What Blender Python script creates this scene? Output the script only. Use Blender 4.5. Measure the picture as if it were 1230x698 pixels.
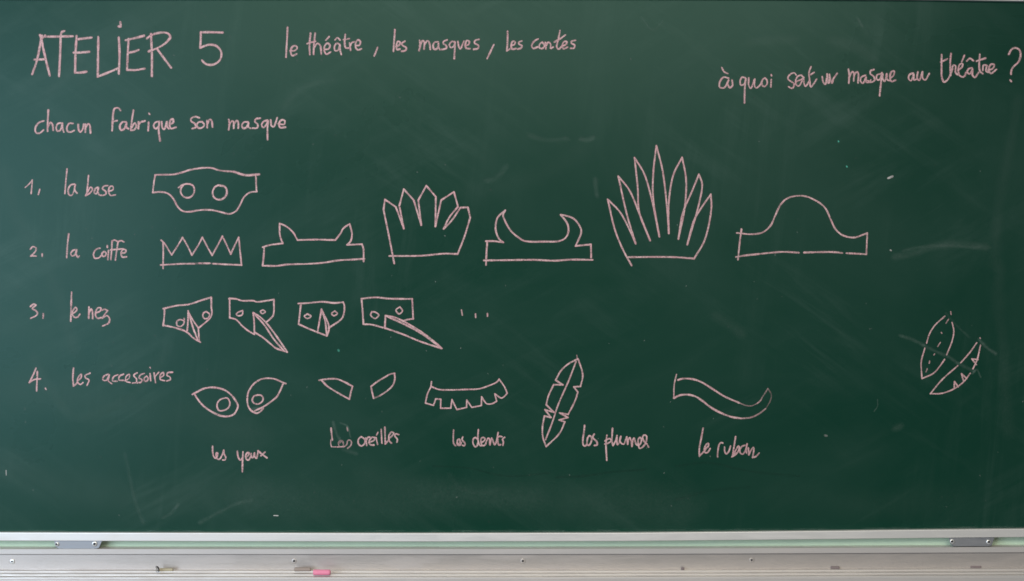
import bpy, bmesh, math, random
from mathutils import Vector, Matrix, Euler, noise

# ------------------------------------------------------------------ scene, camera
for o in list(bpy.data.objects):
    bpy.data.objects.remove(o, do_unlink=True)
scene = bpy.context.scene
COL = scene.collection
random.seed(5)

D, ZC, F = 3.3, 1.51, 1650.0          # camera distance, height, focal length in photo pixels
YAW = math.radians(0.45)
cam_d = bpy.data.cameras.new('camera')
cam_d.sensor_width = 36.0
cam_d.lens = 36.0 * F / 1230.0
cam_d.clip_start, cam_d.clip_end = 0.05, 60.0
cam = bpy.data.objects.new('camera', cam_d)
COL.objects.link(cam)
cam.location = (0, -D, ZC)
cam.rotation_euler = (math.radians(90), 0, -YAW)
scene.camera = cam

# ------------------------------------------------------------------ light
w = bpy.data.worlds.new('World'); scene.world = w; w.use_nodes = True
w.node_tree.nodes['Background'].inputs[0].default_value = (0.93, 0.96, 1.0, 1)
w.node_tree.nodes['Background'].inputs[1].default_value = 0.08

def area(name, loc, aim, sx, sy, power, col):
    l = bpy.data.lights.new(name, 'AREA'); l.shape = 'RECTANGLE'
    l.size, l.size_y, l.energy, l.color = sx, sy, power, col
    o = bpy.data.objects.new(name, l); COL.objects.link(o)
    o.location = loc
    o.rotation_euler = (Vector(aim) - Vector(loc)).to_track_quat('-Z', 'Y').to_euler()
    return o
area('window_light', (-3.4, -3.95, 1.8), (-0.3, -0.8, 1.45), 3.8, 2.6, 165, (0.72, 0.85, 1.0))
area('ceiling_light', (0.15, -4.1, 3.15), (0.2, -3.4, 0.0), 4.0, 2.4, 172, (1.0, 0.91, 0.74))

scene.view_settings.view_transform = 'Standard'
scene.view_settings.look = 'None'
scene.view_settings.gamma = 1.0
scene.view_settings.exposure = 0.0
scene.render.engine = 'CYCLES'
scene.cycles.transparent_max_bounces = 24
scene.render.resolution_x, scene.render.resolution_y = 1024, 581

# ------------------------------------------------------------------ helpers
CAMR = Euler((math.radians(90), 0, -YAW)).to_matrix()
def P(px, py, d=0.0):
    """photo pixel -> point of the place on the vertical plane d metres in front of the board face"""
    v = CAMR @ Vector(((px - 615) / F, -(py - 349) / F, -1.0))
    t = (D - d) / v.y
    return Vector((0, -D, ZC)) + v * t

def new_mesh(name, verts, faces, mat, parent=None, smooth=False):
    me = bpy.data.meshes.new(name); me.from_pydata([tuple(v) for v in verts], [], faces)
    me.materials.append(mat)
    if smooth:
        me.polygons.foreach_set('use_smooth', [True] * len(me.polygons))
    me.update()
    o = bpy.data.objects.new(name, me); COL.objects.link(o)
    if parent: o.parent = parent
    return o

def bm_obj(name, bm, mat, parent=None, smooth=True, loc=None):
    me = bpy.data.meshes.new(name); bmesh.ops.recalc_face_normals(bm, faces=bm.faces)
    bm.to_mesh(me); bm.free(); me.materials.append(mat)
    if smooth: me.polygons.foreach_set('use_smooth', [True] * len(me.polygons))
    o = bpy.data.objects.new(name, me); COL.objects.link(o)
    if parent: o.parent = parent
    if loc: o.location = loc
    return o

def thing(name, label, cat, loc=(0, 0, 0), group=None):
    o = bpy.data.objects.new(name, None); COL.objects.link(o)
    o.location = loc; o.empty_display_size = 0.05
    o['label'] = label; o['category'] = cat
    if group: o['group'] = group
    return o

def nodes(m):
    m.use_nodes = True
    nt = m.node_tree
    return nt, nt.nodes['Principled BSDF'], nt.nodes, nt.links

def ramp(N, L, src, stops):
    r = N.new('ShaderNodeValToRGB')
    els = r.color_ramp.elements
    while len(els) < len(stops): els.new(0.5)
    for e, (p, c) in zip(els, stops):
        e.position = p; e.color = c if len(c) == 4 else (*c, 1)
    L.new(src, r.inputs[0]); return r

def tex_coord(N, L, scale=(1, 1, 1), rot=(0, 0, 0), loc=(0, 0, 0)):
    tc = N.new('ShaderNodeTexCoord'); mp = N.new('ShaderNodeMapping')
    mp.inputs['Scale'].default_value = scale; mp.inputs['Rotation'].default_value = rot
    mp.inputs['Location'].default_value = loc
    L.new(tc.outputs['Object'], mp.inputs[0]); return mp.outputs[0]

def noise_tex(N, L, vec, scale, detail=4, rough=0.55, dist=0.0):
    n = N.new('ShaderNodeTexNoise')
    n.inputs['Scale'].default_value = scale; n.inputs['Detail'].default_value = detail
    n.inputs['Roughness'].default_value = rough; n.inputs['Distortion'].default_value = dist
    L.new(vec, n.inputs['Vector']); return n.outputs['Fac']

def math_node(N, L, op, a, b=None, c=None, clamp=False):
    m = N.new('ShaderNodeMath'); m.operation = op; m.use_clamp = clamp
    for i, v in enumerate((a, b, c)):
        if v is None: continue
        if isinstance(v, (int, float)): m.inputs[i].default_value = v
        else: L.new(v, m.inputs[i])
    return m.outputs[0]

def mix_col(N, L, fac, a, b):
    m = N.new('ShaderNodeMix'); m.data_type = 'RGBA'
    if isinstance(fac, (int, float)): m.inputs[0].default_value = fac
    else: L.new(fac, m.inputs[0])
    for k, v in ((6, a), (7, b)):
        if isinstance(v, tuple): m.inputs[k].default_value = (*v, 1)
        else: L.new(v, m.inputs[k])
    return m.outputs[2]

# ------------------------------------------------------------------ materials
def mat_board():
    m = bpy.data.materials.new('green_board'); nt, b, N, L = nodes(m)
    # clouds of chalk dust left by the sponge
    v0 = tex_coord(N, L, (1, 1, 1))
    cloud = noise_tex(N, L, v0, 1.6, 5, 0.6, 0.8)
    cloud = ramp(N, L, cloud, [(0.38, (0, 0, 0)), (0.72, (1, 1, 1))]).outputs[0]
    # wiping streaks in three directions, each patchy
    def streak(rot, sc, lo, hi, patch_scale, off):
        vr = tex_coord(N, L, (1, 1, 1), (0, rot, 0), (off, off * 0.7, off * 1.3))
        mp = N.new('ShaderNodeMapping'); mp.inputs['Scale'].default_value = sc
        L.new(vr, mp.inputs[0]); vs = mp.outputs[0]
        s = noise_tex(N, L, vs, 2.0, 6, 0.65, 0.35)
        s = ramp(N, L, s, [(lo, (0, 0, 0)), (hi, (1, 1, 1))]).outputs[0]
        p = noise_tex(N, L, tex_coord(N, L, (1, 1, 1), (0, 0, 0), (off * 3, 0, off)), patch_scale, 2, 0.5, 0.5)
        p = ramp(N, L, p, [(0.46, (0, 0, 0)), (0.68, (1, 1, 1))]).outputs[0]
        return math_node(N, L, 'MULTIPLY', s, p)
    s1 = streak(math.radians(28), (1.0, 1, 9), 0.50, 0.76, 2.0, 3.1)
    s2 = streak(math.radians(-35), (1.2, 1, 10), 0.50, 0.76, 2.3, 7.7)
    s3 = streak(math.radians(84), (1.0, 1, 12), 0.52, 0.78, 1.8, 12.4)
    fine = noise_tex(N, L, v0, 420, 3, 0.7)
    sm = math_node(N, L, 'ADD', s1, s2); sm = math_node(N, L, 'ADD', sm, s3)
    dust = math_node(N, L, 'MULTIPLY', sm, 0.036)
    dust = math_node(N, L, 'MULTIPLY_ADD', cloud, 0.020, dust)
    grain = math_node(N, L, 'MULTIPLY_ADD', fine, 1.1, 0.45)
    dust = math_node(N, L, 'MULTIPLY', dust, grain, None, True)
    base = mix_col(N, L, noise_tex(N, L, v0, 5.5, 4, 0.6), (0.0062, 0.0425, 0.0270), (0.0084, 0.048, 0.0315))
    col = mix_col(N, L, dust, base, (0.50, 0.66, 0.62))
    L.new(col, b.inputs['Base Color'])
    r = math_node(N, L, 'MULTIPLY_ADD', cloud, 0.05, 0.27)
    L.new(r, b.inputs['Roughness'])
    b.inputs['Specular IOR Level'].default_value = 0.22
    b.inputs['Specular Tint'].default_value = (0.60, 0.98, 0.96, 1)
    bump = N.new('ShaderNodeBump'); bump.inputs['Strength'].default_value = 0.12
    bump.inputs['Distance'].default_value = 0.0004
    L.new(noise_tex(N, L, v0, 900, 2, 0.5), bump.inputs['Height']); L.new(bump.outputs[0], b.inputs['Normal'])
    return m

def mat_chalk(name, col, amount=1.0, grain_scale=430.0, lo=0.30, hi=0.52, soft=0.72):
    """chalk rubbed on: broken up by the board's grain, soft at the stroke's edges"""
    m = bpy.data.materials.new(name); nt, b, N, L = nodes(m)
    b.inputs['Roughness'].default_value = 0.95
    b.inputs['Specular IOR Level'].default_value = 0.1
    v0 = tex_coord(N, L)
    g = noise_tex(N, L, v0, grain_scale, 2, 0.6)
    g = ramp(N, L, g, [(lo, (0, 0, 0)), (hi, (1, 1, 1))]).outputs[0]
    at = N.new('ShaderNodeAttribute'); at.attribute_name = 'press'
    sep = N.new('ShaderNodeSeparateColor'); L.new(at.outputs['Color'], sep.inputs[0])
    # red: pressure, green: 0 at the edges .. 1 on the centre line
    edge = N.new('ShaderNodeMapRange'); edge.interpolation_type = 'SMOOTHSTEP'
    edge.inputs['From Min'].default_value = 0.0; edge.inputs['From Max'].default_value = soft
    L.new(sep.outputs[1], edge.inputs['Value'])
    gg = math_node(N, L, 'MULTIPLY_ADD', g, 0.62, 0.40)
    a = math_node(N, L, 'MULTIPLY', edge.outputs[0], sep.outputs[0])
    a = math_node(N, L, 'MULTIPLY', a, gg)
    a = math_node(N, L, 'MULTIPLY', a, amount, None, True)
    L.new(a, b.inputs['Alpha'])
    big = noise_tex(N, L, v0, 45, 3, 0.6)
    big = ramp(N, L, big, [(0.35, (0, 0, 0)), (0.65, (1, 1, 1))]).outputs[0]
    lite = tuple(min(1, c * 1.0 + 0.03) for c in col)
    dark = (col[0] * 0.93, col[1] * 0.82, col[2] * 0.86)
    L.new(mix_col(N, L, big, dark, lite), b.inputs['Base Color'])
    return m

def mat_metal(name, col, rough, metallic=0.8, brushed=1.0, dusty=0.25):
    m = bpy.data.materials.new(name); nt, b, N, L = nodes(m)
    b.inputs['Metallic'].default_value = metallic
    vs = tex_coord(N, L, (2.0, 400, 400)); n = noise_tex(N, L, vs, 3.0, 4, 0.7)
    dn = noise_tex(N, L, tex_coord(N, L, (5, 30, 30)), 2.0, 5, 0.65, 0.5)
    dr = ramp(N, L, dn, [(0.42, (0, 0, 0)), (0.7, (1, 1, 1))]).outputs[0]
    c2 = tuple(c * 0.86 for c in col)
    c = mix_col(N, L, n, c2, col)
    c = mix_col(N, L, math_node(N, L, 'MULTIPLY', dr, dusty), c, (0.50, 0.46, 0.45))
    L.new(c, b.inputs['Base Color'])
    r = math_node(N, L, 'MULTIPLY_ADD', dr, 0.18, rough); L.new(r, b.inputs['Roughness'])
    bump = N.new('ShaderNodeBump'); bump.inputs['Strength'].default_value = 0.15 * brushed
    bump.inputs['Distance'].default_value = 0.0003
    L.new(n, bump.inputs['Height']); L.new(bump.outputs[0], b.inputs['Normal'])
    return m

def mat_plain(name, col, rough=0.8, metallic=0.0, var=0.12, scale=60.0, bumpd=0.0004):
    m = bpy.data.materials.new(name); nt, b, N, L = nodes(m)
    n = noise_tex(N, L, tex_coord(N, L), scale, 4, 0.6)
    L.new(mix_col(N, L, n, tuple(c * (1 - var) for c in col), tuple(min(1, c * (1 + var)) for c in col)), b.inputs['Base Color'])
    b.inputs['Roughness'].default_value = rough; b.inputs['Metallic'].default_value = metallic
    bump = N.new('ShaderNodeBump'); bump.inputs['Strength'].default_value = 0.4
    bump.inputs['Distance'].default_value = bumpd
    L.new(n, bump.inputs['Height']); L.new(bump.outputs[0], b.inputs['Normal'])
    return m

M_BOARD = mat_board()
M_CHALK = mat_chalk('pink_chalk_line', (0.80, 0.53, 0.54))
M_PALE = mat_chalk('white_chalk_line', (0.74, 0.78, 0.74))
M_DUST = mat_chalk('chalk_dust_smear', (0.42, 0.56, 0.50), 1.0, 160.0, 0.25, 0.7, 1.0)
M_WIPE = mat_chalk('clean_wiped_trail', (0.006, 0.034, 0.022), 1.0, 160.0, 0.25, 0.7, 1.0)
M_GREENDOT = mat_chalk('green_speck', (0.10, 0.52, 0.38))
M_RAIL = mat_metal('anodised_rail', (0.90, 0.89, 0.885), 0.42, 0.45, 0.6, 0.12)
M_TRAY = mat_metal('brushed_tray', (0.70, 0.675, 0.665), 0.36, 0.35, 1.0, 0.35)
M_PANEL = mat_metal('dull_tray_panel', (0.64, 0.60, 0.58), 0.32, 0.55, 1.0, 0.45)
M_PLATE = mat_metal('grey_plate', (0.40, 0.42, 0.46), 0.40, 0.6, 0.5, 0.1)
M_SCREW = mat_plain('screw_metal', (0.84, 0.86, 0.87), 0.32, 0.6, 0.05)
M_HOLE = mat_plain('socket_dark', (0.02, 0.02, 0.025), 0.7, 0.0)
M_WALL = mat_plain('pale_green_wall', (0.66, 0.84, 0.66), 0.85, 0.0, 0.05, 14.0, 0.0006)

# ------------------------------------------------------------------ measured edges (photo rows)
def interp(tab, x):
    if x <= tab[0][0]: return tab[0][1]
    for (x0, y0), (x1, y1) in zip(tab, tab[1:]):
        if x <= x1: return y0 + (y1 - y0) * (x - x0) / (x1 - x0)
    (x0, y0), (x1, y1) = tab[-2:]
    return y1 + (y1 - y0) / (x1 - x0) * (x - x1)
RAIL_BOW = [(-200, -1.2), (0, -0.9), (250, -0.3), (500, 0.1), (750, -0.5), (900, -1.9), (1000, -2.9), (1100, -4.1), (1230, -5.3)]
TRAY_BOW = [(-200, 0), (600, 0), (800, -0.4), (1000, -1.2), (1230, -2.2)]
TOP_EDGE = [(-200, -0.9), (100, -0.3), (400, -1.2), (700, -1.2), (900, -0.6), (1100, 0.6), (1230, 2.6)]

def sweep(name, profile, bow, mat, parent, x0=-190, x1=1420, n=46, ref=650, smooth=False, closed=True, z0=0.0):
    """extrude a (z, d) profile in metres along the board, following the measured bow"""
    vs, fs = [], []
    k = len(profile)
    for i in range(n + 1):
        px = x0 + (x1 - x0) * i / n
        base = P(px, ref, 0); off = P(px, ref + interp(bow, px), 0).z - P(615, ref, 0).z
        for (z, d) in profile:
            vs.append(Vector((base.x, -d, ZC + z + off)))
    for i in range(n):
        for j in range(k if closed else k - 1):
            a, b2 = i * k + j, i * k + (j + 1) % k
            fs.append((a, b2, b2 + k, a + k))
    if closed:
        fs.append(tuple(range(k - 1, -1, -1))); fs.append(tuple(n * k + j for j in range(k)))
    o = new_mesh(name, vs, fs, mat, parent, smooth)
    bm = bmesh.new(); bm.from_mesh(o.data); bmesh.ops.recalc_face_normals(bm, faces=bm.faces); bm.to_mesh(o.data); bm.free()
    return o

def zat(py, d):       # height (from the camera axis) of what shows at row py, d metres in front
    return -(py - 349) / F * (D - d)

# ------------------------------------------------------------------ setting: the wall behind
vs = [(-3.6, 0.020, -0.4), (3.6, 0.020, -0.4), (3.6, 0.020, 3.6), (-3.6, 0.020, 3.6)]
wall = new_mesh('wall', vs + [(x, 0.16, z) for x, _, z in vs],
                [(0, 1, 2, 3), (7, 6, 5, 4), (0, 4, 5, 1), (1, 5, 6, 2), (2, 6, 7, 3), (3, 7, 4, 0)], M_WALL)
wall['kind'] = 'structure'

# ------------------------------------------------------------------ the chalkboard
board = thing('chalkboard', 'long dark green chalkboard covered in pink chalk writing and mask drawings', 'chalkboard', (0, 0, ZC - 0.59))
def adopt(o, par):       # parent without moving
    o.parent = par
    o.matrix_parent_inverse = Matrix.Translation(-par.location)
    if par.parent: pass
    return o

# writing surface: one sheet with a gentle real thickness
nx, nz = 60, 2
top_z = [zat(interp(TOP_EDGE, -190 + 1610 * i / nx), 0) for i in range(nx + 1)]
vs, fs = [], []
for i in range(nx + 1):
    px = -190 + 1610 * i / nx; x = P(px, 349, 0).x
    zt = ZC + top_z[i] + 0.004; zb = ZC + zat(645, 0)
    vs += [(x, 0, zb), (x, 0, zt), (x, 0.018, zt), (x, 0.018, zb)]
for i in range(nx):
    a = i * 4
    for j in range(4):
        b2 = a + (j + 1) % 4
        fs.append((a + j, b2, b2 + 4, a + j + 4))
fs += [(3, 2, 1, 0), (nx * 4, nx * 4 + 1, nx * 4 + 2, nx * 4 + 3)]
surf = new_mesh('writing_surface', vs, fs, M_BOARD)
bm = bmesh.new(); bm.from_mesh(surf.data); bmesh.ops.recalc_face_normals(bm, faces=bm.faces); bm.to_mesh(surf.data); bm.free()
adopt(surf, board)

zt, zb = zat(640.5, 0.013), zat(650.6, 0.013)
rail = sweep('bottom_rail', [(zt, 0.0002), (zt, 0.0115), (zt - 0.0006, 0.0127), (zt - 0.0022, 0.013), (zb + 0.0012, 0.013),
                             (zb, 0.0118), (zb, -0.017), (zt - 0.004, -0.0175)][::-1], RAIL_BOW, M_RAIL, None)
adopt(rail, board)
# narrow top rail: only its lower edge comes into the frame
def top_off(px): return P(px, interp(TOP_EDGE, px), 0).z
vs, fs = [], []
for i in range(47):
    px = -190 + 1610 * i / 46; x = P(px, 349, 0).x; z = top_off(px)
    prof = [(0.000, 0.0003), (0.0, 0.011), (0.0012, 0.0125), (0.022, 0.0125), (0.024, 0.011), (0.024, -0.017), (0.005, -0.0175)]
    for (dz, d) in prof: vs.append((x, -d, z + dz))
for i in range(46):
    for j in range(7):
        a, b2 = i * 7 + j, i * 7 + (j + 1) % 7
        fs.append((a, b2, b2 + 7, a + 7))
tr = new_mesh('top_rail', vs, fs, M_RAIL)
bm = bmesh.new(); bm.from_mesh(tr.data); bmesh.ops.recalc_face_normals(bm, faces=bm.faces); bm.to_mesh(tr.data); bm.free()
adopt(tr, board)

def disc(bm, r, depth, segs=20, dome=0.0, c=(0, 0, 0)):
    """a disc facing -Y: rim, bevel, face"""
    rings = [(r, 0.0), (r, depth * 0.6), (r * 0.86, depth)]
    if dome: rings += [(r * 0.5, depth + dome * 0.7)]
    prev = None; first = None
    for (rr, dd) in rings:
        ring = [bm.verts.new((c[0] + rr * math.cos(t * 2 * math.pi / segs), c[1] - dd, c[2] + rr * math.sin(t * 2 * math.pi / segs))) for t in range(segs)]
        if prev:
            for t in range(segs):
                bm.faces.new((prev[t], prev[(t + 1) % segs], ring[(t + 1) % segs], ring[t]))
        prev = ring
    bm.faces.new(prev)

def screw(px, py, d, r, parent, rs=0.42, label=None, dark_shift=(0, 0)):
    c = P(px, py, d)
    bm = bmesh.new(); disc(bm, r, 0.0022, 20, 0.0006)
    o = bm_obj('screw', bm, M_SCREW, None, True, c); adopt(o, parent)
    bm = bmesh.new(); disc(bm, r * rs, 0.0002, 6, 0.0)
    s = bm_obj('screw_socket', bm, M_HOLE, None, False, (0, 0, 0))
    return o

# guide plates that hold the board on the tray
def guide_plate(xa, xb, py0, py1, slant, parent):
    d0, d1 = 0.001, 0.009
    def pt(px, py, d): return P(px, py, d)
    out = [(xa, py0), (xb + slant, py0), (xb, py1 - 1.0), (xb - 4, py1), (xa + 5, py1), (xa + 1, py1 - 3.5)]
    bm = bmesh.new()
    f = [bm.verts.new(pt(px, py, d1)) for px, py in out]; b = [bm.verts.new(pt(px, py, d0)) for px, py in out]
    bm.faces.new(f); bm.faces.new(b[::-1])
    for i in range(len(out)):
        j = (i + 1) % len(out); bm.faces.new((f[i], b[i], b[j], f[j]))
    bmesh.ops.bevel(bm, geom=[e for e in bm.edges if all(v in f for v in e.verts)], offset=0.0008, segments=2, affect='EDGES')
    o = bm_obj('guide_plate', bm, M_PLATE, None, False); adopt(o, parent)
    return o
def sub(o, par):
    adopt(o, par); return o
for (xa, xb, y0, y1, sl, sc) in ((65, 119, 649.5, 659.0, 4, ((68.5, 653.6, 0.0050), (113.6, 653.3, 0.0062))),
                                  (1140, 1191, 645.0, 656.2, 4, ((1143.6, 650.3, 0.0056), (1187.3, 651.0, 0.0056)))):
    gp = guide_plate(xa, xb, y0, y1, sl, board)
    for k, (sx, sy, r) in enumerate(sc):
        c = P(sx, sy, 0.0092)
        bm = bmesh.new(); disc(bm, r, 0.0022, 20, 0.0005)
        disc_o = bm_obj('screw', bm, M_SCREW, None, True, c); adopt(disc_o, gp)
        # the dark hex socket is inset material on the same small head
        disc_o.data.materials.append(M_HOLE)
        bm = bmesh.new(); bm.from_mesh(disc_o.data)
        bm.faces.ensure_lookup_table()
        n0 = len(bm.verts)
        disc(bm, r * 0.5, 0.0002, 10, 0, (-0.0008 if k == 0 else 0.0002, -0.0027, 0.0006))
        bm.verts.ensure_lookup_table()
        newv = set(bm.verts[n0:])
        for f in bm.faces:
            if all(v in newv for v in f.verts): f.material_index = 1
        bm.to_mesh(disc_o.data); bm.free()

# ------------------------------------------------------------------ chalk strokes
PIECE = [0]
def catmull(pts, step=0.7):
    if len(pts) == 2:
        a, b = pts; n = max(2, int((b - a).length / step))
        return [a.lerp(b, i / n) for i in range(n + 1)]
    q = [pts[0] * 2 - pts[1]] + pts + [pts[-1] * 2 - pts[-2]]
    out = []
    for i in range(1, len(q) - 2):
        p0, p1, p2, p3 = q[i - 1:i + 3]
        # centripetal parametrisation keeps hand-drawn curves free of overshoot
        t0 = 0; t1 = t0 + max(1e-3, (p1 - p0).length) ** 0.5; t2 = t1 + max(1e-3, (p2 - p1).length) ** 0.5; t3 = t2 + max(1e-3, (p3 - p2).length) ** 0.5
        n = max(2, int((p2 - p1).length / step))
        for k in range(n):
            t = t1 + (t2 - t1) * k / n
            A1 = p0 * ((t1 - t) / (t1 - t0)) + p1 * ((t - t0) / (t1 - t0))
            A2 = p1 * ((t2 - t) / (t2 - t1)) + p2 * ((t - t1) / (t2 - t1))
            A3 = p2 * ((t3 - t) / (t3 - t2)) + p3 * ((t - t2) / (t3 - t2))
            B1 = A1 * ((t2 - t) / (t2 - t0)) + A2 * ((t - t0) / (t2 - t0))
            B2 = A2 * ((t3 - t) / (t3 - t1)) + A3 * ((t - t1) / (t3 - t1))
            out.append(B1 * ((t2 - t) / (t2 - t1)) + B2 * ((t - t1) / (t2 - t1)))
    out.append(pts[-1].copy()); return out

class Strokes:
    def __init__(self, ox, oy, s):
        self.o, self.s = (ox, oy), s; self.v, self.f, self.c = [], [], []
    def tile(self, ox, oy, s): self.o, self.s = (ox, oy), s; return self
    def add(self, text, wid=3.0, op=1.0, taper=0.0, tip=0.55):
        """strokes 'x,y x,y ...' split by |, a ! after a point is a corner"""
        for st in text.split('|'):
            cur, pieces = [], []
            for tok in st.split():
                corner = tok.endswith('!'); x, y = tok.rstrip('!').split(',')
                p = Vector((self.o[0] + float(x) / self.s, self.o[1] + float(y) / self.s))
                cur.append(p)
                if corner:
                    if len(cur) > 1: pieces.append(cur)
                    cur = [p.copy()]
            if len(cur) > 1: pieces.append(cur)
            elif not pieces and cur: pieces.append([cur[0], cur[0] + Vector((0.3, 0.5))])
            seed = random.random() * 900
            for pc in pieces: self.ribbon(catmull(pc), wid, op, seed, taper, tip)
        return self
    def ribbon(self, pts, wid, op, seed, taper, tip):
        wid = wid * 1.2
        PIECE[0] += 1
        lift = 0.00012 + 0.00003 * (PIECE[0] % 14)
        # round caps: run half a width past each end
        def norm(v): return v.normalized() if v.length > 1e-6 else Vector((1, 0))
        a = norm(pts[0] - pts[1]); b = norm(pts[-1] - pts[-2]); h = wid * 0.5
        fq = min(1.0, 4.0 / wid)          # broad swipes vary slowly along their length
        pts = [pts[0] + a * h * k for k in (0.85, 0.45)] + pts + [pts[-1] + b * h * k for k in (0.45, 0.85)]
        n = len(pts); i0 = len(self.v)
        for i, p in enumerate(pts):
            t = norm(pts[min(i + 1, n - 1)] - pts[max(i - 1, 0)]); nr = Vector((-t.y, t.x))
            s = i / max(1, n - 1)
            wv = wid * (1.03 + 0.26 * noise.noise(Vector((seed, i * 0.09 * fq, 0))) + 0.10 * noise.noise(Vector((seed, i * 0.7 * fq * fq, 5))))
            if taper: wv *= (1 - taper * s)
            if i in (0, n - 1): wv *= 0.45; e = tip * 0.5
            elif i in (1, n - 2): wv *= 0.82; e = tip + 0.15
            else: e = 1.0
            pr = op * e * (0.92 + 0.42 * noise.noise(Vector((seed + 40, i * 0.11 * fq, 0))) + 0.22 * noise.noise(Vector((seed + 70, i * 0.5 * fq * fq, 0))))
            jit = 0.10 * noise.noise(Vector((seed + 9, i * 0.35 * fq * fq, 2)))
            q = p + nr * jit * wid * 0.5
            z2 = lift + 0.0000004 * i
            for k, (u, hgt, g) in enumerate(((-0.5, 0, 0), (-0.2, 0.00022, 0.6), (0.0, 0.00028, 1), (0.2, 0.00022, 0.6), (0.5, 0, 0))):
                r = q + nr * wv * u
                self.v.append(P(r.x, r.y, z2 + hgt)); self.c.append((max(0, min(1, pr)), g, 0, 1))
            if i:
                a0 = i0 + (i - 1) * 5
                for k in range(4): self.f.append((a0 + k, a0 + k + 1, a0 + k + 6, a0 + k + 5))
    def build(self, name, label, mat=None, parent=None):
        o = new_mesh(name, self.v, self.f, mat or M_CHALK, None, True)
        ca = o.data.color_attributes.new('press', 'FLOAT_COLOR', 'POINT')
        flat = [x for c in self.c for x in c]; ca.data.foreach_set('color', flat)
        adopt(o, parent or board)
        if label: o['label'] = label
        return o

def word(label, tile, text, wid=2.7, op=0.95, name='chalk_word', parent=None, mat=None, extra=None, tile2=None, text2=None):
    s = Strokes(*tile); s.add(text, wid, op)
    if tile2: s.tile(*tile2).add(text2, wid, op)
    if extra:
        for e in extra: s.add(*e)
    return s.build(name, label, mat, parent)

T1 = (20, 10, 4.5556)
word('large pink chalk capitals ATELIER', T1,
     '85,360 110,288 138,150|130,147 150,240 181,368|97,281 152,279|127,147 138,163 155,148'
     '|155,155 215,155 308,153|241,150 238,250 232,372|241,150 247,130 260,125'
     '|328,152 322,250 320,352! 350,352 382,347|330,170 370,165 410,160|312,243 350,242 397,238'
     '|447,157 445,270 444,374! 500,352 557,328|559,160 563,250 559,358'
     '|567,76 570,92|558,99 568,100'
     '|612,168 608,250 604,337! 650,338 700,330|597,175 640,165 698,150|610,243 640,238 667,228'
     '|735,140 740,250 740,372|712,165 740,146 790,133 828,138 840,157 815,190 770,218 722,236|768,222 800,265 845,325', 3.3, 1.0)
word('large pink chalk numeral 5', T1, '1128,133 1070,131 1008,131! 1007,170 1005,216! 1050,200 1090,205 1118,235 1118,270 1098,297 1065,310 1032,303 1015,285', 3.2, 1.0, 'chalk_numeral')
T2 = (330, 20, 6.15); T3 = (510, 20, 6.15)
word('chalk word le before théâtre', T2, '95,78 90,180 83,300|112,252 150,250 166,230 150,215 128,226 118,260 130,288 162,276')
word('chalk word théâtre in the top row', T2,
     '265,122 257,200 259,280|240,200 270,190 300,183|299,122 290,200 287,280|287,240 315,198 335,212 344,278'
     '|366,243 398,238 408,213 390,197 370,215 366,250 382,277 412,262|378,174 402,149'
     '|446,172 462,156 482,172|480,205 458,198 441,222 446,250 466,250 482,210! 483,245 492,280'
     '|521,132 517,190 524,230 545,232|508,170 552,163|553,195 560,248|559,215 570,192 588,186'
     '|598,215 626,210 633,186 616,172 598,195 600,232 615,246 640,238')
word('chalk comma after théâtre', T2, '760,228 748,260 735,290', name='chalk_comma')
word('chalk word les before masques', T2, '888,95 882,180 877,256|893,222 922,208 925,188 909,184 900,205 904,243 925,240|962,182 938,198 946,214 972,230 965,250 937,256')
word('chalk word masques in the top row', T3,
     '-37,175 -32,215 -41,252|-37,218 -13,178 -2,190 -4,240|-2,208 22,178 37,200 42,242'
     '|100,187 78,188 63,212 70,238 90,238 103,197! 104,225 113,243|166,172 142,183 138,198 160,215 160,234 126,243'
     '|225,187 202,184 184,205 192,228 214,220 226,190! 223,240 219,312|246,184 254,225 264,238 290,182'
     '|300,214 325,206 331,185 312,178 302,200 308,234 336,237|402,168 372,178 370,196 398,214 395,234 362,242')
word('chalk comma after masques', T3, '511,208 486,260 462,310', name='chalk_comma')
word('chalk word les before contes', T3, '613,108 613,180 608,252! 632,238|638,214 664,205 668,186 652,183 640,208 648,240 674,236|718,180 696,190 698,204 719,214 712,232 688,240')
word('chalk word contes', T3,
     '838,165 808,184 792,212 802,235 836,224|870,188 851,203 850,230 868,236 886,215 870,190'
     '|893,190 896,238|896,215 914,190 930,200 932,235 950,225|1000,104 986,180 976,222 990,240 1012,222|958,188 1000,165 1040,136'
     '|1015,216 1044,206 1050,186 1032,184 1018,208 1026,238 1056,226|1114,175 1084,184 1086,198 1108,210 1104,232 1078,234')
T4 = (850, 40, 6.15); T5 = (1030, 40, 6.15)
word('chalk word à', T4, '105,254 122,284 148,298|155,332 118,325 90,360 90,398 122,402 155,345! 148,375 165,402 183,385 180,345', 2.6)
word('chalk word quoi', T4, '280,330 256,325 240,352 246,382 272,374 282,335! 275,400 272,515'
     '|304,330 303,380 318,407 347,340! 346,385 358,404 385,385 402,352|425,330 405,345 402,382 418,394 440,372 434,340 422,330|470,342 467,396|470,306 472,314', 2.6)
word('chalk word sert', (943, 70, 17.45), '232,352 200,312 130,322 62,400 64,440 160,512 190,560 150,630 75,597|190,560 250,482 320,455 375,420 345,360 270,378 225,460 240,560 290,580 350,490 392,400! 400,530 425,588 470,545 510,462|545,178 503,300 515,450 540,600 600,535 662,438|540,342 608,298', 2.5)
word('chalk word un', (943, 70, 17.45), '780,385 800,500 845,545 872,440 882,330! 905,520 920,520 930,340! 950,430 985,520 1015,430 1092,318', 2.6)
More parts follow.
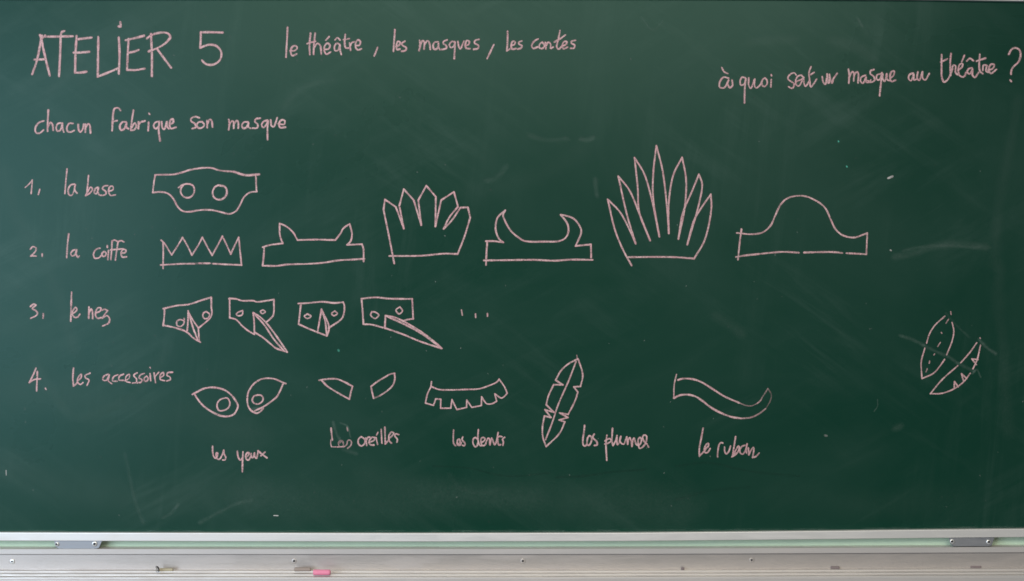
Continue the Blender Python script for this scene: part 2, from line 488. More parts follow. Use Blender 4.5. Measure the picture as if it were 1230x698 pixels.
word('chalk word masque in the question at right', T4,
     '1040,265 1046,310 1043,368|1043,332 1068,285 1080,292 1079,352|1080,312 1104,284 1113,300 1111,366'
     '|1166,310 1136,324 1128,348 1145,370 1170,325! 1172,360 1190,362 1205,345', 2.6, tile2=T5, text2='122,268 97,278 95,298 120,320 126,348 97,362 75,350|170,300 146,308 140,335 155,346 175,322 180,292! 172,380 163,462'
     '|186,300 186,338 200,355 216,300! 219,342 236,350|238,335 266,312 270,280 252,284 240,318 250,355 282,346')
word('chalk word au', T5, '412,295 386,305 377,333 395,350 415,302! 418,345 438,338|446,285 441,330 455,348 480,285! 481,330 500,345 530,298', 2.6)
word('chalk word théâtre at far right', T5, '622,158 621,250 624,330 640,360 664,345 688,300 702,262|615,213 664,190'
     '|691,150 685,220 688,312|690,282 710,236 724,240 724,290 740,306|742,272 772,250 776,226 756,230 745,270 755,312 785,322 802,290'
     '|770,210 790,164|808,205 830,186 856,202|846,255 820,264 812,290 830,300 850,265! 850,308 866,326 895,290'
     '|904,155 899,230 905,280 925,298|878,206 946,184|925,275 932,236 955,238! 950,280 965,288|965,272 1000,260 1010,232 986,230 970,265 985,296 1026,268', 2.7)
word('chalk question mark', T5, '1117,156 1138,120 1165,108 1195,122 1205,158 1190,210 1150,250 1136,278 1134,302|1128,346 1136,356', 2.8, 0.95, 'chalk_question_mark')
T6 = (30, 120, 7.235); T7 = (190, 120, 7.235)
word('chalk word chacun', T6, '162,183 122,198 90,245 95,283 125,290 162,262|203,88 198,180 196,272|198,238 222,197 238,212 246,265'
     '|325,203 290,205 272,235 280,270 305,265 325,208! 326,245 337,280|417,205 385,205 365,238 370,272 395,280 428,266'
     '|463,213 465,255 480,280 500,258 512,210|526,210 525,283|528,240 550,207 562,220 570,288', 2.7)
word('chalk word Fabrique', T6, '830,92 810,70 780,76 768,110 762,190 757,268|757,192 800,180'
     '|880,192 846,195 825,225 834,262 862,252 882,202! 884,240 900,252|943,90 929,180 920,264|926,240 955,202 968,230 945,262 920,264'
     '|987,190 985,250|986,225 1005,196 1042,183|1075,195 1070,268|1078,118 1083,126|1165,187 1132,198 1118,228 1134,250 1160,232 1168,192! 1162,260 1174,356'
     '|1188,190 1193,240 1210,256 1232,190! 1236,236 1250,250|1258,212 1288,196 1284,166 1263,180 1256,220 1268,248 1313,238', 2.8)
word('chalk word son', T7, '357,156 322,146 286,163 286,184 320,210 326,238 295,250|380,190 350,195 336,220 350,244 385,240 400,215 382,190|425,180 426,242|426,210 450,170 465,182 472,236', 2.7)
word('chalk word masque ending the second row', T7, '613,170 620,210 612,260|615,218 645,182 656,195 656,247|657,212 685,180 696,195 696,247'
     '|780,192 746,195 728,220 738,246 765,240 785,198! 785,235 803,248|888,160 852,165 840,188 866,215 860,243 820,246'
     '|950,178 920,186 900,215 912,240 940,215 954,182! 950,260 951,346|978,175 985,225 1003,234 1035,155|1046,208 1095,212 1100,182 1075,175 1050,205 1060,240 1107,238', 2.7)
T8 = (20, 195, 8.2)
word('chalk numeral 1 and comma', T8, '85,248 120,216 154,175! 150,240 143,308|228,266 213,318', 2.2, 0.85, 'chalk_numeral')
word('chalk word la before base', T8, '497,65 485,180 475,308|568,215 532,224 508,268 516,320 542,324 568,270 577,220! 572,275 596,305', 2.3, 0.9)
word('chalk word base', T8, '708,130 700,220 690,322|678,328 700,290 730,245 746,262 722,302 682,328|800,246 776,260 765,300 785,310 806,250! 800,290 818,325 835,325'
     '|897,230 862,234 845,260 875,285 880,310 850,326 828,324|906,287 950,268 946,236 920,240 905,285 925,326 972,320', 2.4, 0.92)
T9 = (170, 190, 7.6875)
base_mask = word('chalk drawing of an eye mask outline with long side tabs', T9,
     '125,155 200,153 300,150 380,130 450,108 540,93 640,90 720,113 850,125|1055,150 1058,230 1062,308'
     '|1065,308 1000,318 950,355 905,440 870,490 810,515 740,500 650,480 540,480 440,495 380,488 335,450 290,370 240,325 170,312 103,318! 113,235 127,155', 2.6, 0.95,
     'mask_drawing', extra=[('850,125 960,157 1085,150', 3.4, 1.0)])
word(None, T9, '342,272 375,248 435,238 475,255 488,300 470,345 430,366 385,352 362,315 368,272 385,250', 2.6, 0.95, 'eye_hole', base_mask)
word(None, T9, '725,255 765,262 788,300 780,345 745,378 705,382 668,360 656,315 675,270 712,250 740,255', 2.7, 0.95, 'eye_hole', base_mask)
T10 = (20, 275, 8.2)
word('chalk numeral 2 and point', T10, '135,200 160,175 190,188 186,220 138,268! 165,265 194,268|252,245 251,270', 2.3, 0.85, 'chalk_numeral')
word('chalk word la before coiffe', T10, '513,48 500,160 493,282|592,205 555,212 533,245 545,265 572,258 590,215! 586,250 605,282 616,268', 2.5, 0.92)
word('chalk word coiffe', T10, '822,190 785,200 758,245 768,286 808,286 832,262|860,222 840,245 850,270 872,266 880,236 862,222|905,212 898,302|893,165 893,182'
     '|928,302 936,200 940,120! 965,110 990,122|972,308 985,215 1000,125! 1030,116 1056,128|925,207 1050,196|1028,234 1064,236 1078,212 1052,202 1030,230 1040,276 1082,275', 2.4, 0.92)
T11 = (180, 260, 9.4615)
word('chalk drawing of a four point zigzag crown', T11,
     '128,270 155,295 248,437! 300,360 372,240! 430,340 478,440! 540,345 597,238! 650,340 708,442! 765,340 825,225! 875,330 920,428! 965,330 1010,238! 1025,390 1042,555!'
     '|1042,552 900,547 720,537|680,533 560,533|505,537 370,538 250,545 120,552|150,290 152,430 150,592', 2.5, 0.95, 'crown_drawing', extra=[('505,537 560,533', 2.3, 0.25), ('680,533 720,537', 2.3, 0.25)])
T12 = (305, 260, 8.786)
word('chalk drawing of a headband with two pointed animal ears', T12,
     '92,325 170,302 305,285! 275,200 272,75! 340,105 410,165 460,250! 650,245 860,250! 920,170 940,130 1010,80! 1035,190 1020,260 982,300! 1060,297 1140,293! 1155,340 1157,475'
     '|1165,447 1050,455 880,465 740,488 580,500 350,508 240,522 92,520! 103,420 108,325', 2.5, 0.95, 'headband_drawing')
T13 = (450, 210, 6.07)
word('chalk drawing of a crown with five blunt leaf points', T13,
     '143,647 105,450 65,255! 75,180! 155,235! 213,393! 180,225! 213,105! 285,185! 340,367! 318,185! 377,80! 446,160! 443,377! 485,185! 578,125! 608,232! 545,310 503,394! 560,335 625,240! 680,237! 697,312! 655,450 605,578! 510,575 340,590 107,592', 2.5, 0.95, 'crown_drawing')
T14 = (575, 240, 8.2)
word('chalk drawing of a headband with two curved horns', T14,
     '242,420 205,390 170,310 168,240 190,170 262,105! 240,150 265,220 320,310 390,370 450,405 650,412 800,405 860,370 885,300 870,230 808,148! 870,160 940,190 1000,270 1010,320 980,400 955,455! 1105,440! 1108,570'
     '|1122,592 900,590 750,600 550,592 250,595 50,598|72,642 78,500 85,408|70,408 150,408 242,420', 2.6, 0.95, 'headband_drawing')
T15 = (720, 170, 4.5)
word('chalk drawing of a tall crown of seven long feathers', T15,
     '174,670 130,590 85,480 45,313! 110,380 160,470 196,552! 150,400 102,188! 160,260 220,400 274,535! 215,380 207,250 190,88! 240,170 280,300 324,514! 290,300 292,160 308,23! 340,150 365,350 375,497! 375,330 400,180 447,86! 468,200 462,350 427,527! 450,390 500,270 538,178! 555,230 540,330 475,557! 510,430 550,360 602,286! 605,360 570,530 512,633! 400,625 158,625', 2.6, 0.92, 'crown_drawing')
T16 = (875, 225, 6.8333)
word('chalk drawing of a headband with one round dome', T16,
     '68,375 190,385 280,370 345,315 385,230 430,140 490,88 605,70 700,100 790,165 840,265 880,345 940,395 1030,412 1090,395 1139,376! 1132,550!'
     '|1130,550 1050,545 968,541|935,540 860,532 620,535|578,537 450,530 350,537 275,545|250,548 150,558 62,572|107,343 92,460 78,594', 2.5, 0.9, 'headband_drawing',
     extra=[('250,548 275,545', 2.3, 0.6)])
T17 = (20, 350, 8.2)
word('chalk numeral 3 and comma', T17, '135,150 170,125 190,135! 156,170 190,192 206,215 190,240 138,266|263,220 260,264', 2.4, 0.9, 'chalk_numeral')
word('chalk word le before nez', T17, '541,8 537,150 533,294|545,205 580,158 594,182 562,213 540,218! 572,256 600,254 622,225', 2.4, 0.92)
word('chalk word nez', T17, '712,155 710,265|712,215 735,175 746,200 749,270|785,210 820,196 830,165 802,163 780,198 780,245 800,266 832,258|835,186 870,178 896,190! 865,230 843,264! 890,240 915,270 905,312 848,341', 2.5, 0.92)
T18 = (185, 345, 7.235)
n1 = word('chalk drawing of a tilted mask with short triangular nose', T18,
     '80,187 200,160 300,150 400,118 498,88! 498,170 502,235 480,275 430,320 385,358|384,345 388,400 392,468|78,330 180,352 285,390 340,440 403,478|92,187 88,260 80,335'
     '|297,205 295,300 287,385|297,215 340,290 386,355|305,230 335,340 380,458', 2.5, 0.95, 'mask_drawing')
word(None, T18, '262,272 258,318 228,342 200,330 200,298 225,282 262,292', 2.3, 0.9, 'eye_hole', n1)
word(None, T18, '455,212 430,225 425,255 445,275 475,262 482,235 455,212', 2.3, 0.9, 'eye_hole', n1)
n2 = word('chalk drawing of a mask with long narrow pointed beak', T18,
     '650,100 700,100 770,118 865,118 890,127 1042,108! 1037,240 1015,270 975,305|657,95 658,267! 710,280 770,340 820,380 872,410! 870,300 862,222! 910,250 975,310 1060,420 1158,564!'
     '|870,232 960,330 1040,450 1132,556|875,392 950,440 1010,490 1060,530 1158,564', 2.5, 0.95, 'mask_drawing')
word(None, T18, '770,203 738,215 715,234 730,248 765,240 772,208', 2.3, 0.9, 'eye_hole', n2)
word(None, T18, '945,198 925,210 940,230 968,215 948,198', 2.2, 0.9, 'eye_hole', n2)
T19 = (345, 345, 4.7308)
n3 = word('chalk drawing of a small shield shaped mask with narrow nose', T19,
     '62,93 120,90 200,83 270,90 318,85! 325,110 312,175 235,232|78,92 65,210! 120,235 225,277! 238,230 195,125! 172,258|195,130 215,190 225,272', 2.4, 0.95, 'mask_drawing')
word(None, T19, '115,152 97,165 115,178 135,165 115,152', 2.2, 0.9, 'eye_hole', n3)
word(None, T19, '270,135 252,150 265,162 285,150 270,135', 2.2, 0.9, 'eye_hole', n3)
n4 = word('chalk drawing of a boxy mask with very long slanting beak', T19,
     '425,65 500,58 580,65 710,67! 716,180! 680,185 655,195|422,65 428,130 433,210! 480,213 545,230|555,234 558,162! 620,175 740,240 830,305 878,348! 760,310 650,265 555,232|560,164 650,203 760,262 875,345', 2.5, 0.95, 'mask_drawing')
word(None, T19, '480,140 475,160 500,178 520,158 500,142 480,140', 2.2, 0.9, 'eye_hole', n4)
word(None, T19, '640,112 618,130 635,152 655,135 640,112', 2.2, 0.9, 'eye_hole', n4)
for q in ('990,130 995,158', '1070,152 1071,172', '1138,150 1138,165'):
    word(None, T19, q, 2.3, 0.85, 'chalk_dot')
T20 = (20, 430, 6.15)
word('chalk numeral 4 and point', T20, '143,76 120,130 93,182! 130,160 176,155|153,100 150,180 147,243|213,224 217,232', 2.5, 0.92, 'chalk_numeral')
word('chalk word Les before accessoires', T20, '420,75 415,150 420,208! 452,180|450,168 476,145 478,120 458,138 450,178 472,196 490,182|542,112 505,132 512,150 534,162 520,202', 2.4, 0.92)
word('chalk word accessoires', T20, '675,120 642,138 638,163 662,165 685,126! 678,170 702,190|747,125 716,140 710,168 742,172|790,120 760,135 757,163 788,165'
     '|800,168 830,150 832,122 810,134 806,170 838,182|890,110 865,128 885,155 884,180 855,186|942,114 912,128 905,148 925,160 920,178 888,184'
     '|960,135 942,150 945,170 963,170 970,146 960,135|985,115 990,168|985,70 987,74|1015,110 1026,182|1020,142 1050,105|1060,146 1085,130 1085,108 1065,120 1062,158 1092,168|1152,105 1116,110 1110,128 1132,142 1135,160 1108,170', 2.4, 0.9)
T21 = (225, 445, 9.4615)
e1 = word('chalk drawing of a left eye with pointed corner', T21, '58,272 100,250 180,210 260,193 350,200 430,225 500,280 550,345 575,400 562,450 525,500 460,522 380,515 270,465 180,400 120,330 78,260', 2.7, 0.97, 'eye_drawing')
word(None, T21, '440,312 380,328 345,365 338,410 360,455 410,455 455,435 480,400 480,350 455,315 430,312', 2.4, 0.92, 'iris', e1)
e2 = word('chalk drawing of a right eye tilted upward', T21, '1120,150 1080,135 1000,100 920,88 840,100 760,150 700,230 682,310 690,400 730,460 790,485 830,465 864,430|1090,150 1050,240 1020,295 950,355 870,410 765,460', 2.5, 0.95, 'eye_drawing')
word(None, T21, '800,278 755,295 738,335 755,370 800,382 845,360 862,320 840,285 800,278', 2.4, 0.92, 'iris', e2)
T22 = (375, 440, 11.18)
word('chalk drawing of a left ear shape', T22, '93,187 200,172 330,172 430,210 542,270! 530,310 498,442! 430,405 300,330 200,265 125,188', 2.4, 0.97, 'ear_drawing')
word('chalk drawing of a right ear shape', T22, '825,430 805,350 790,270! 870,210 960,155 1050,105 1107,95! 1110,170 1085,250 1020,320 910,395', 2.3, 0.95, 'ear_drawing', extra=[('905,397 830,430', 2.2, 0.35)])
T23 = (500, 445, 10.25)
word('chalk drawing of a row of teeth', T23,
     '187,138 180,200 145,270 125,340 113,402! 212,430! 240,350! 302,355! 300,465! 425,465! 440,360! 500,482! 620,455! 622,366! 685,455! 802,432! 805,326! 870,410 930,410 990,380! 968,290! 1050,340 1085,320 1120,280! 1085,200 1020,108! 990,145 900,185 780,225 600,235 400,240 280,235 185,200', 2.2, 0.92, 'teeth_drawing')
T24 = (640, 420, 5.584)
word('chalk drawing of a notched feather', T24,
     '303,62 240,95 190,140 153,205! 202,236! 140,235! 105,310 90,370! 142,420! 82,403! 122,455! 78,445! 65,520 68,590 90,650!'
     '|305,65 335,170 320,247! 275,250! 302,285! 285,340 237,435! 180,425! 236,455! 176,472! 215,485! 180,560 90,650!', 2.3, 0.92, 'feather_drawing',
     extra=[('290,80 240,210 170,370 130,490 85,605', 2.2, 0.9), ('295,38 298,58', 1.8, 0.5)])
T25 = (800, 440, 9.111)
rb = Strokes(*T25)
rb.add('115,90 90,200 86,348!', 2.0, 0.8)
rb.add('86,348 150,318 230,310 320,330 400,380 490,450 600,510 720,555 820,570', 2.7, 0.92)
rb.add('820,570 920,562 1010,525 1090,465', 2.1, 0.62); rb.add('1090,465 1140,380 1152,310 1115,243!', 1.9, 0.22)
rb.add('130,150 190,135 300,143 390,175 520,255 640,330 800,400', 2.6, 0.92); rb.add('800,400 880,430 940,432 1000,405', 1.7, 0.42)
rb.add('1000,405 1035,375 1050,345', 2.0, 0.6); rb.add('1050,345 1080,300 1115,243', 1.9, 0.35)
rb.build('ribbon_drawing', 'chalk drawing of a waving ribbon with a fading tip')
T26 = (1080, 365, 5.815)
s = Strokes(*T26)
s.add('320,86 250,150 210,215 192,275|180,310 155,400 155,460 160,522! 240,485 285,435 318,388|332,356 370,260 382,190 370,130', 2.0, 0.9)
s.add('360,55 363,74|345,108 328,135|295,200 298,206|288,270 270,297|248,350 243,357|213,400 210,415|197,453 188,475', 1.9, 0.7)
s.build('leaf_drawing', 'chalk drawing of a leaf with a dashed centre line')
s = Strokes(*T26)
s.add('542,272 490,345 430,412|410,432 300,530 218,628! 300,625 390,590 450,545 497,485|515,455 545,390 568,290|565,238|385,585 387,543! 413,580|450,538 436,488! 472,522|540,425 508,384! 550,390', 2.1, 0.9)
s.build('leaf_drawing', 'chalk drawing of a curved pod with small teeth inside')
T27 = (245, 525, 13.667)
word('chalk word les before yeux', T27, '140,152 144,250 160,318 188,348 214,320 224,262 208,258 200,300 215,352 250,366 296,300 325,218! 330,280 357,330 345,375 308,376', 2.4, 0.92)
word('chalk word yeux', T27, '550,235 555,300 573,352 600,378 626,350|640,245 634,400 630,568|688,335 735,292 735,256 706,264 684,310 700,368 732,376 768,320|775,272 780,328 802,338 830,262! 836,328 860,350 890,240|886,226 940,272 1035,342|1002,248 935,308', 2.5, 0.92)
T28 = (385, 500, 11.18)
s = Strokes(392, 500, 14.55)
s.add('82,208 92,310 106,418', 2.4, 0.85); s.add('80,412 76,480 92,535! 200,537 310,532', 1.9, 0.75)
s.add('222,520 208,470 240,425 285,430 302,480 290,528|232,470 262,440 290,470', 1.7, 0.42); s.add('318,528 360,490 368,440 385,418 425,425 440,465 420,520 370,562', 2.0, 0.55); s.add('362,195 374,255', 2.0, 0.42)
s.build('chalk_word', 'half erased chalk word Les before oreilles')
word('chalk word oreilles', T28, '545,275 510,310 510,370 545,400 590,370 592,310 548,275|608,292 620,392|615,325 640,282 662,282|650,352 720,322 726,287 692,285 655,330 665,380 718,388|745,287 766,378|754,250 771,218'
     '|815,178 825,362|864,148 870,372! 918,318|915,302 962,262 985,226 956,214 920,258 924,330 952,362|1050,246 1006,238 1000,268 1032,310 1026,348', 2.3, 0.92)
T29 = (535, 505, 13.667)
word('chalk word les before dents', T29, '135,158 130,300 140,388 168,415|190,378 205,320 228,308 242,345 222,390 196,370! 205,402 240,405 262,360|285,272 275,318 322,378 310,416 280,408', 2.3, 0.85)
word('chalk word dents', (565, 510, 22.52), '195,400 140,355 90,378 68,440 80,530 130,600 178,580 200,500|218,138 205,300 210,440 240,540 270,572 315,570|310,482 360,445 400,392 350,350 300,370 285,430 300,530 350,572 400,545 440,440 482,368 512,385 530,545! 575,368 610,440 655,542 690,500 752,220! 735,350 748,490 775,555 820,540|735,345 800,320 855,332|928,345 872,400 892,470 882,562', 2.3, 0.9)
T30 = (690, 505, 12.3)
word('chalk word les before plumes', T30, '150,74 140,180 125,280 130,358 150,380 185,360|185,350 195,260 225,226 255,260 250,310 215,368 180,355|292,203 272,250 332,320 335,360 293,372', 2.5, 0.92)
word('chalk word plumes', (724, 510, 19.38), '98,250 85,350 75,450 83,650 95,833|55,385 110,342 180,335 192,385 130,430 50,452|228,88 218,250 215,400 240,487! 300,380 332,258! 328,390 345,472 380,420 422,278! 400,360 430,435 490,455 540,340 560,290! 575,380 580,457! 600,340 632,305 660,380 680,507! 700,360 730,312 752,380 780,460 830,480 880,440 902,350 870,300 830,340 825,440 860,555 920,530 980,465 1020,360 1015,262 955,250 930,300 960,390 1030,455|1050,490 1068,525', 2.4, 0.92)
T31 = (830, 505, 12.69)
word('chalk word le before ruban', T31, '185,120 155,280 128,430 128,542! 180,492 222,440|218,432 264,392 264,350 236,364 205,430 215,490 250,490 292,430', 2.4, 0.9)
word('chalk word ruban', (855, 520, 19.38), '135,560 140,430 175,270 222,225 255,238|296,330 304,440 335,487 390,440 437,308|555,88 520,300 480,550|500,500 560,400 620,308 642,345 610,440 540,520 465,558|500,530 560,460|775,290 700,320 655,400 665,470 720,495 780,420 822,258! 800,400 812,472|850,350 862,512! 900,425 970,340 978,400 950,572! 1020,552 1102,472', 2.35, 0.88)
# ------------------------------------------------------------------ smudges, specks and wiped trails
def smear(text, wid, op, label, mat=None, name='dust_smudge'):
    s = Strokes(0, 0, 1.0)
    for st in text.split('|'): s.add(st, wid, op, 0.0, 0.4)
    return s.build(name, label, mat or M_DUST)
smear('1081,403 1096,408 1110,415|1109,415 1126,423|1128,424 1140,429 1151,437|1150,436 1170,446', 5.2, 0.10, 'finger wide erased streak across the leaf drawing')
smear('1136,376 1150,392 1164,405', 3.5, 0.05, 'faint erased streak between the leaf drawings')
smear('1176,408 1186,418 1196,425', 5.0, 0.15, 'short erased streak at the tip of the pod drawing')
smear('1168,449 1173,444 1178,453', 3.0, 0.13, 'small hooked rub mark')
smear('1075,309 1098,304 1120,297 1150,293 1185,297', 12.0, 0.06, 'horizontal dusty swipe right of the dome headband')
smear('1085,301 1105,297 1135,295 1175,298', 5.0, 0.06, 'thin bright swipe right of the dome headband')
smear('1201,320 1199,350 1203,400 1206,450 1210,520', 20.0, 0.022, 'vertical dusty wipe near the right edge')
smear('1222,120 1212,180 1200,240 1195,320', 16.0, 0.022, 'long vertical wipe at upper right')
smear('636,163 655,168 682,167', 8.0, 0.05, 'cloudy rub mark above the horned headband')
smear('698,167 706,168 712,166', 8.0, 0.10, 'small cloudy rub mark')
smear('584,217 592,216 600,210 608,200', 9.0, 0.05, 'soft rub mark above the crown')
smear('715,215 717,235', 7.0, 0.07, 'soft rub mark left of the feather crown')
smear('770,20 784,36 796,26', 3.0, 0.07, 'faint check shaped rub mark')
smear('900,52 925,48 955,47', 16.0, 0.03, 'wide pale swipe above the question')
smear('1000,48 1030,58 1050,70', 16.0, 0.035, 'wide pale smudge above the question')
smear('1030,22 1036,32', 4.0, 0.10, 'small pale fleck high on the board')
smear('860,380 880,392 890,400', 16.0, 0.035, 'round cloudy patch left of the leaf')
smear('196,622 206,616 214,606', 6.0, 0.08, 'pale wipe end near the bottom rail')
smear('240,628 262,616 285,605 302,601', 6.0, 0.06, 'slanting pale wipe near the bottom rail')
smear('150,545 162,600 172,628', 6.0, 0.04, 'steep pale wipe at lower left')
smear('40,430 90,500 165,470 200,420', 14.0, 0.020, 'broad sponge swipe at lower left')
smear('540,570 552,586 575,592 600,588', 8.0, 0.02, 'curved rub mark under the teeth')
smear('400,507 404,520 408,528', 4.5, 0.12, 'erased stroke in the word Les')
smear('409,508 417,512 421,525', 3.0, 0.14, 'second erased stroke in the word Les')
smear('412,540 428,545', 6.0, 0.07, 'rub mark under the word Les')
smear('304,491 309,490', 5.0, 0.14, 'rubbed spot inside the right eye')
smear('1075,515 1082,512', 10.0, 0.05, 'faint round spot at lower right')
smear('1050,494 1054,488 1054,480', 2.0, 0.12, 'small hook shaped fleck')
smear('5,200 20,260 60,330 90,420', 20.0, 0.018, 'broad sponge swipe on the left side')
smear('60,110 80,90 96,70', 16.0, 0.025, 'pale patch under the title')
smear('340,130 360,108 400,95', 10.0, 0.03, 'pale curve under the top row')
smear('520,560 560,562 610,572 660,568', 3.0, 0.18, 'dark damp sponge trail under the teeth', M_WIPE, 'wiped_trail')
smear('668,573 700,572 735,567 775,564', 4.0, 0.2, 'dark damp sponge trail under the feather', M_WIPE, 'wiped_trail')
smear('812,560 850,556 900,566 960,572', 4.0, 0.16, 'dark damp sponge trail under the ribbon word', M_WIPE, 'wiped_trail')
smear('812,600 850,590 900,585', 5.0, 0.12, 'dark damp sponge trail at lower right', M_WIPE, 'wiped_trail')

smear('300,600 420,606 560,600 700,604 820,610', 62.0, 0.030, 'broad cloudy sponge wipe low on the board')  # wiped dust that also paints in brightness missing from the lower board
smear('440,570 540,590 640,600', 40.0, 0.022, 'cloudy patch under the teeth')
smear('20,470 110,480 220,500 300,520', 60.0, 0.022, 'broad cloudy wipe and painted sheen at lower left')  # pale haze, partly standing in for the sheen on the left side
smear('10,560 100,590 200,598 300,590', 60.0, 0.030, 'broad cloudy wipe and painted sheen along the lower left edge')  # dust tone also carries painted sheen down the left side
smear('560,230 640,215 700,180', 30.0, 0.012, 'cloudy wipe above the horned headband')
smear('930,595 1040,606 1150,600', 45.0, 0.016, 'broad cloudy wipe at lower right')
s = Strokes(0, 0, 1.0); s.add('1067,214 1072,212', 3.2, 0.85); s.build('chalk_fleck', 'white fleck of chalk on the open board at right', M_PALE)
s = Strokes(0, 0, 1.0); s.add('1069.5,300.5 1070.5,301', 2.0, 0.6); s.build('chalk_fleck', 'white fleck at the start of the dusty swipe', M_PALE)
s = Strokes(0, 0, 1.0); s.add('329,619.3 334,619.5', 1.6, 0.8); s.build('chalk_fleck', 'short white dash low on the board', M_PALE)
s = Strokes(0, 0, 1.0); s.add('7.3,565 7.5,571', 1.4, 0.5); s.build('chalk_fleck', 'short upright dash at the left edge', M_PALE)
s = Strokes(0, 0, 1.0); s.add('991,523 993,523.5', 3.0, 0.35); s.build('chalk_fleck', 'faint pale fleck low on the board at right', M_PALE)
for i, (x, y, lab) in enumerate(((1007, 170, 'green speck above the white fleck'), (1017, 200, 'green speck beside the white fleck'), (406.5, 421, 'green speck under the small mask'))):
    s = Strokes(0, 0, 1.0); s.add('%g,%g %g,%g' % (x, y - .4, x + 0.4, y + 0.5), 2.4 if i < 2 else 3.2, 0.85 if i < 2 else 0.5); s.build('green_fleck', lab, M_GREENDOT)
# countless tiny grains of chalk dust over the board
s = Strokes(0, 0, 1.0)
for i in range(150):
    x, y = random.uniform(0, 1230), random.uniform(4, 636)
    r = random.random()
    s.add('%.2f,%.2f %.2f,%.2f' % (x, y, x + random.uniform(-.8, .8), y + random.uniform(0.2, 1.0)), random.uniform(0.7, 1.6), 0.07 + 0.22 * r * r)
o = s.build('dust_grains', None, M_PALE); o['kind'] = 'stuff'

# dust gathered along the bottom edge of the writing surface
s = Strokes(0, 0, 1.0)
for i in range(70):
    x = random.uniform(-10, 1240); L0 = random.uniform(5, 40)
    y = 638.6 + interp(RAIL_BOW, x)
    s.add('%.1f,%.2f %.1f,%.2f' % (x, y - random.uniform(0, 1.2), x + L0, y + interp(RAIL_BOW, x + L0) - interp(RAIL_BOW, x) - random.uniform(0, 1.2)), random.uniform(1, 3.0), random.uniform(0.02, 0.07))
o = s.build('dust_line', None, M_DUST); o['kind'] = 'stuff'

# ------------------------------------------------------------------ the chalk tray
tray = thing('chalk_tray', 'long brushed aluminium chalk tray with ridged shelf below the chalkboard', 'chalk tray', (0, 0, ZC - 0.67))
zs = zat(684.2, 0.006)              # shelf level
zl0, zl1 = zat(659.2, 0.010), zat(666.0, 0.013)
lip = sweep('top_lip', [(zl0, -0.018), (zl0, 0.0112), (zl0 - 0.0008, 0.0120), (zl1 + 0.001, 0.0120), (zl1, 0.0112), (zl1, 0.0035), (zl1 + 0.006, -0.018)], TRAY_BOW, M_TRAY, None)
adopt(lip, tray)
zp = zs - 0.004
back = sweep('back_panel', [(zl1 + 0.0015, 0.0034), (zl1 - 0.002, 0.006), (zs + 0.001, 0.006), (zp, 0.0062), (zp, 0.0034)], TRAY_BOW, M_PANEL, None)
adopt(back, tray)
# shelf with three rounded ribs
STEP = 0.0022
def dd(py, z): return D + z * F / (py - 349)       # depth of a shelf point showing at row py
prof = [(zs - 0.030, 0.0064), (zs, 0.0064)]
z = zs
for k, pa in enumerate((686.3, 690.2, 693.8)):
    a = dd(pa, z)
    prof += [(z, a - 0.0032), (z + 0.0006, a - 0.0016), (z + 0.0003, a - 0.0002), (z - 0.0006, a)]
    if k < 2:
        z -= STEP; prof += [(z - 0.0008, a + 0.0004), (z - 0.0008, a + 0.003), (z, a + 0.005)]
d_end = a
prof += [(z - 0.004, a + 0.0003), (z - 0.0045, a + 0.002), (z - 0.024, a + 0.003), (z - 0.0245, a), (z - 0.0245, 0.0064)]
# keep the profile ordered front to back
shelf = sweep('ridged_shelf', prof, TRAY_BOW, M_TRAY, None)
adopt(shelf, tray)
for (x, y, r, rs, lab) in ((14.8, 674.3, 0.0062, 0.30, 'bright screw with a large pale washer'), (353.3, 674.0, 0.0062, 0.42, None), (628.2, 674.0, 0.0062, 0.42, None), (903.0, 672.9, 0.0062, 0.36, None)):
    c = P(x, y, 0.006)
    bm = bmesh.new(); disc(bm, r, 0.0014 if lab else 0.0006, 20, 0.0004 if lab else 0.0)
    o = bm_obj('screw', bm, M_SCREW if lab else M_PANEL, None, True, c); adopt(o, tray)
    if lab: o['label'] = lab
    bm = bmesh.new(); disc(bm, r * rs, 0.0003, 12, 0)
    k = bm_obj('screw_socket', bm, M_HOLE, None, False, c + Vector((-0.0003, -0.0018 if lab else -0.0007, 0.0003))); adopt(k, o)

# ------------------------------------------------------------------ chalk sticks lying on the tray
def stick(name, label, px0, px1, contact_py, r, mat, turn=0.0, worn=0.5, cat='chalk', segs=20, lv=0):
    zc2 = zs - STEP * lv
    d = D + zc2 * F / (contact_py - 349)
    a, b2 = P(px0, contact_py, d), P(px1, contact_py, d)
    L0 = (b2 - a).length; cx = (a + b2) / 2
    rings = [(-0.5, 0.0), (-0.5, 0.80), (-0.485, 0.95), (-0.46, 1.0), (-0.2, 1.01), (0.1, 0.99), (0.35, 1.0), (0.45, 0.97), (0.485, 0.85 - 0.2 * worn), (0.5, 0.6 - 0.4 * worn), (0.503, 0.0)]
    bm = bmesh.new(); prev = None
    for (t, rr) in rings:
        ring = [bm.verts.new((t * L0, max(rr, 0.02) * r * math.cos(k * 2 * math.pi / segs) * (1 + 0.03 * noise.noise(Vector((t * 5, k, 1)))),
                              max(rr, 0.02) * r * math.sin(k * 2 * math.pi / segs))) for k in range(segs)]
        if prev:
            for k in range(segs): bm.faces.new((prev[k], prev[(k + 1) % segs], ring[(k + 1) % segs], ring[k]))
        else: bm.faces.new(ring[::-1])
        prev = ring
    bm.faces.new(prev)
    o = bm_obj(name, bm, mat, None, True, (cx.x, -d, ZC + zc2 + 0.0002 + r))
    o.rotation_euler = (0, 0, turn)
    o['label'] = label; o['category'] = cat
    return o
M_PINK = mat_plain('pink_chalk', (0.95, 0.30, 0.46), 0.75, 0.0, 0.10, 300, 0.0006)
M_BEIGE = mat_plain('beige_chalk', (0.36, 0.30, 0.27), 0.85, 0.0, 0.12, 300, 0.0006)
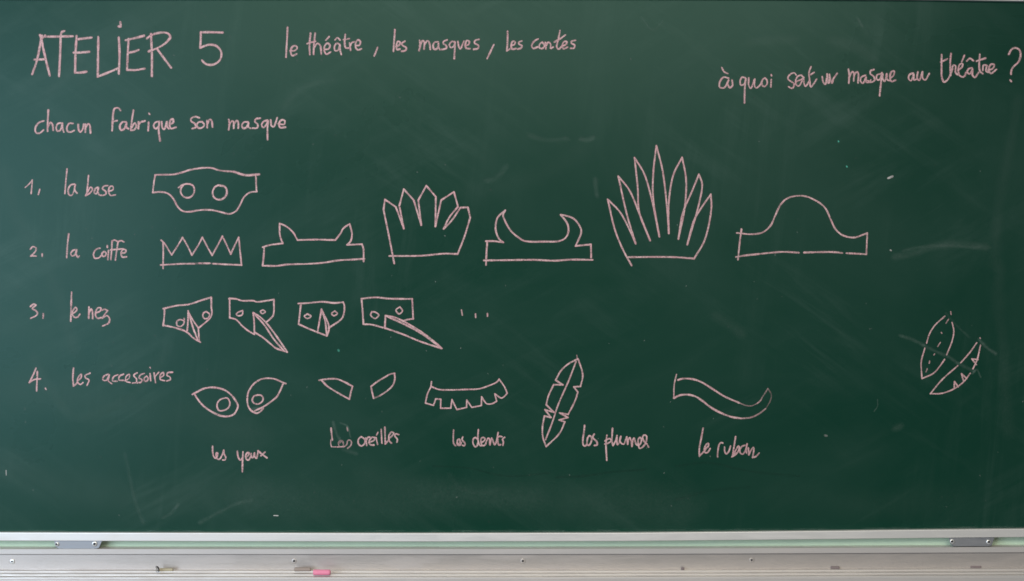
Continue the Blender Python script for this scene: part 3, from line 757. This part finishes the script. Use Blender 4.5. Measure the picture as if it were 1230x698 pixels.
M_STRAW = mat_plain('straw_chalk', (0.48, 0.43, 0.31), 0.85, 0.0, 0.12, 300, 0.0006)
M_MAUVE = mat_plain('mauve_chalk', (0.24, 0.195, 0.20), 0.85, 0.0, 0.12, 300, 0.0006)
stick('chalk_stick', 'bright pink stick of chalk lying on the ridged tray', 376.3, 397.2, 690.6, 0.0066, M_PINK, math.radians(-1.5), 0.7, lv=1)
stick('chalk_stick', 'dull beige stick of chalk just left of the pink chalk', 353.5, 373.5, 686.1, 0.0048, M_BEIGE, math.radians(0.5), 0.1)
stick('chalk_stub', 'straw coloured chalk stub lying against a small metal clip at left', 191.5, 208, 686.0, 0.0040, M_STRAW, 0, 0.1)
stick('chalk_stub', 'mauve grey chalk stub on the tray under the right guide plate', 1165, 1178.5, 683.9, 0.0042, M_MAUVE, 0, 0.2)
stick('chalk_stub', 'mauve grey chalk stub on the tray left of the other mauve stub', 998, 1008.5, 684.4, 0.0034, M_MAUVE, 0, 0.3)
stick('chalk_crumb', 'tiny brown crumb of chalk on the middle of the tray', 818.5, 822, 684.8, 0.0028, M_MAUVE, 0, 0.4, 'chalk crumb')
# small bent metal clip standing at the stub's left end
clip = thing('metal_clip', 'small bent metal clip standing on the tray at the left', 'clip', P(189.5, 686.5, 0.03))
def bent(name, pts, wdt, mat, par):
    bm = bmesh.new(); prev = None
    for (px, py, d) in pts:
        c = P(px, py, d); ring = [bm.verts.new(c + Vector((0, -wdt, 0))), bm.verts.new(c + Vector((0.0009, -wdt, 0.0002))), bm.verts.new(c + Vector((0.0009, wdt, 0.0002))), bm.verts.new(c + Vector((0, wdt, 0)))]
        if prev:
            for k in range(4): bm.faces.new((prev[k], prev[(k + 1) % 4], ring[(k + 1) % 4], ring[k]))
        else: bm.faces.new(ring[::-1])
        prev = ring
    bm.faces.new(prev)
    o = bm_obj(name, bm, mat, None, True); adopt(o, par); return o
bent('curled_end', [(187.2, 680.2, 0.035), (188.8, 680.6, 0.035), (190.2, 682.6, 0.035), (190.9, 686.6, 0.035)], 0.005, mat_metal('dark_steel', (0.16, 0.17, 0.19), 0.3, 0.9, 0.3, 0.0), clip)
bent('flat_end', [(186.3, 681.6, 0.0385), (187.6, 682.0, 0.0385), (188.6, 686.6, 0.0385)], 0.004, M_SCREW, clip)
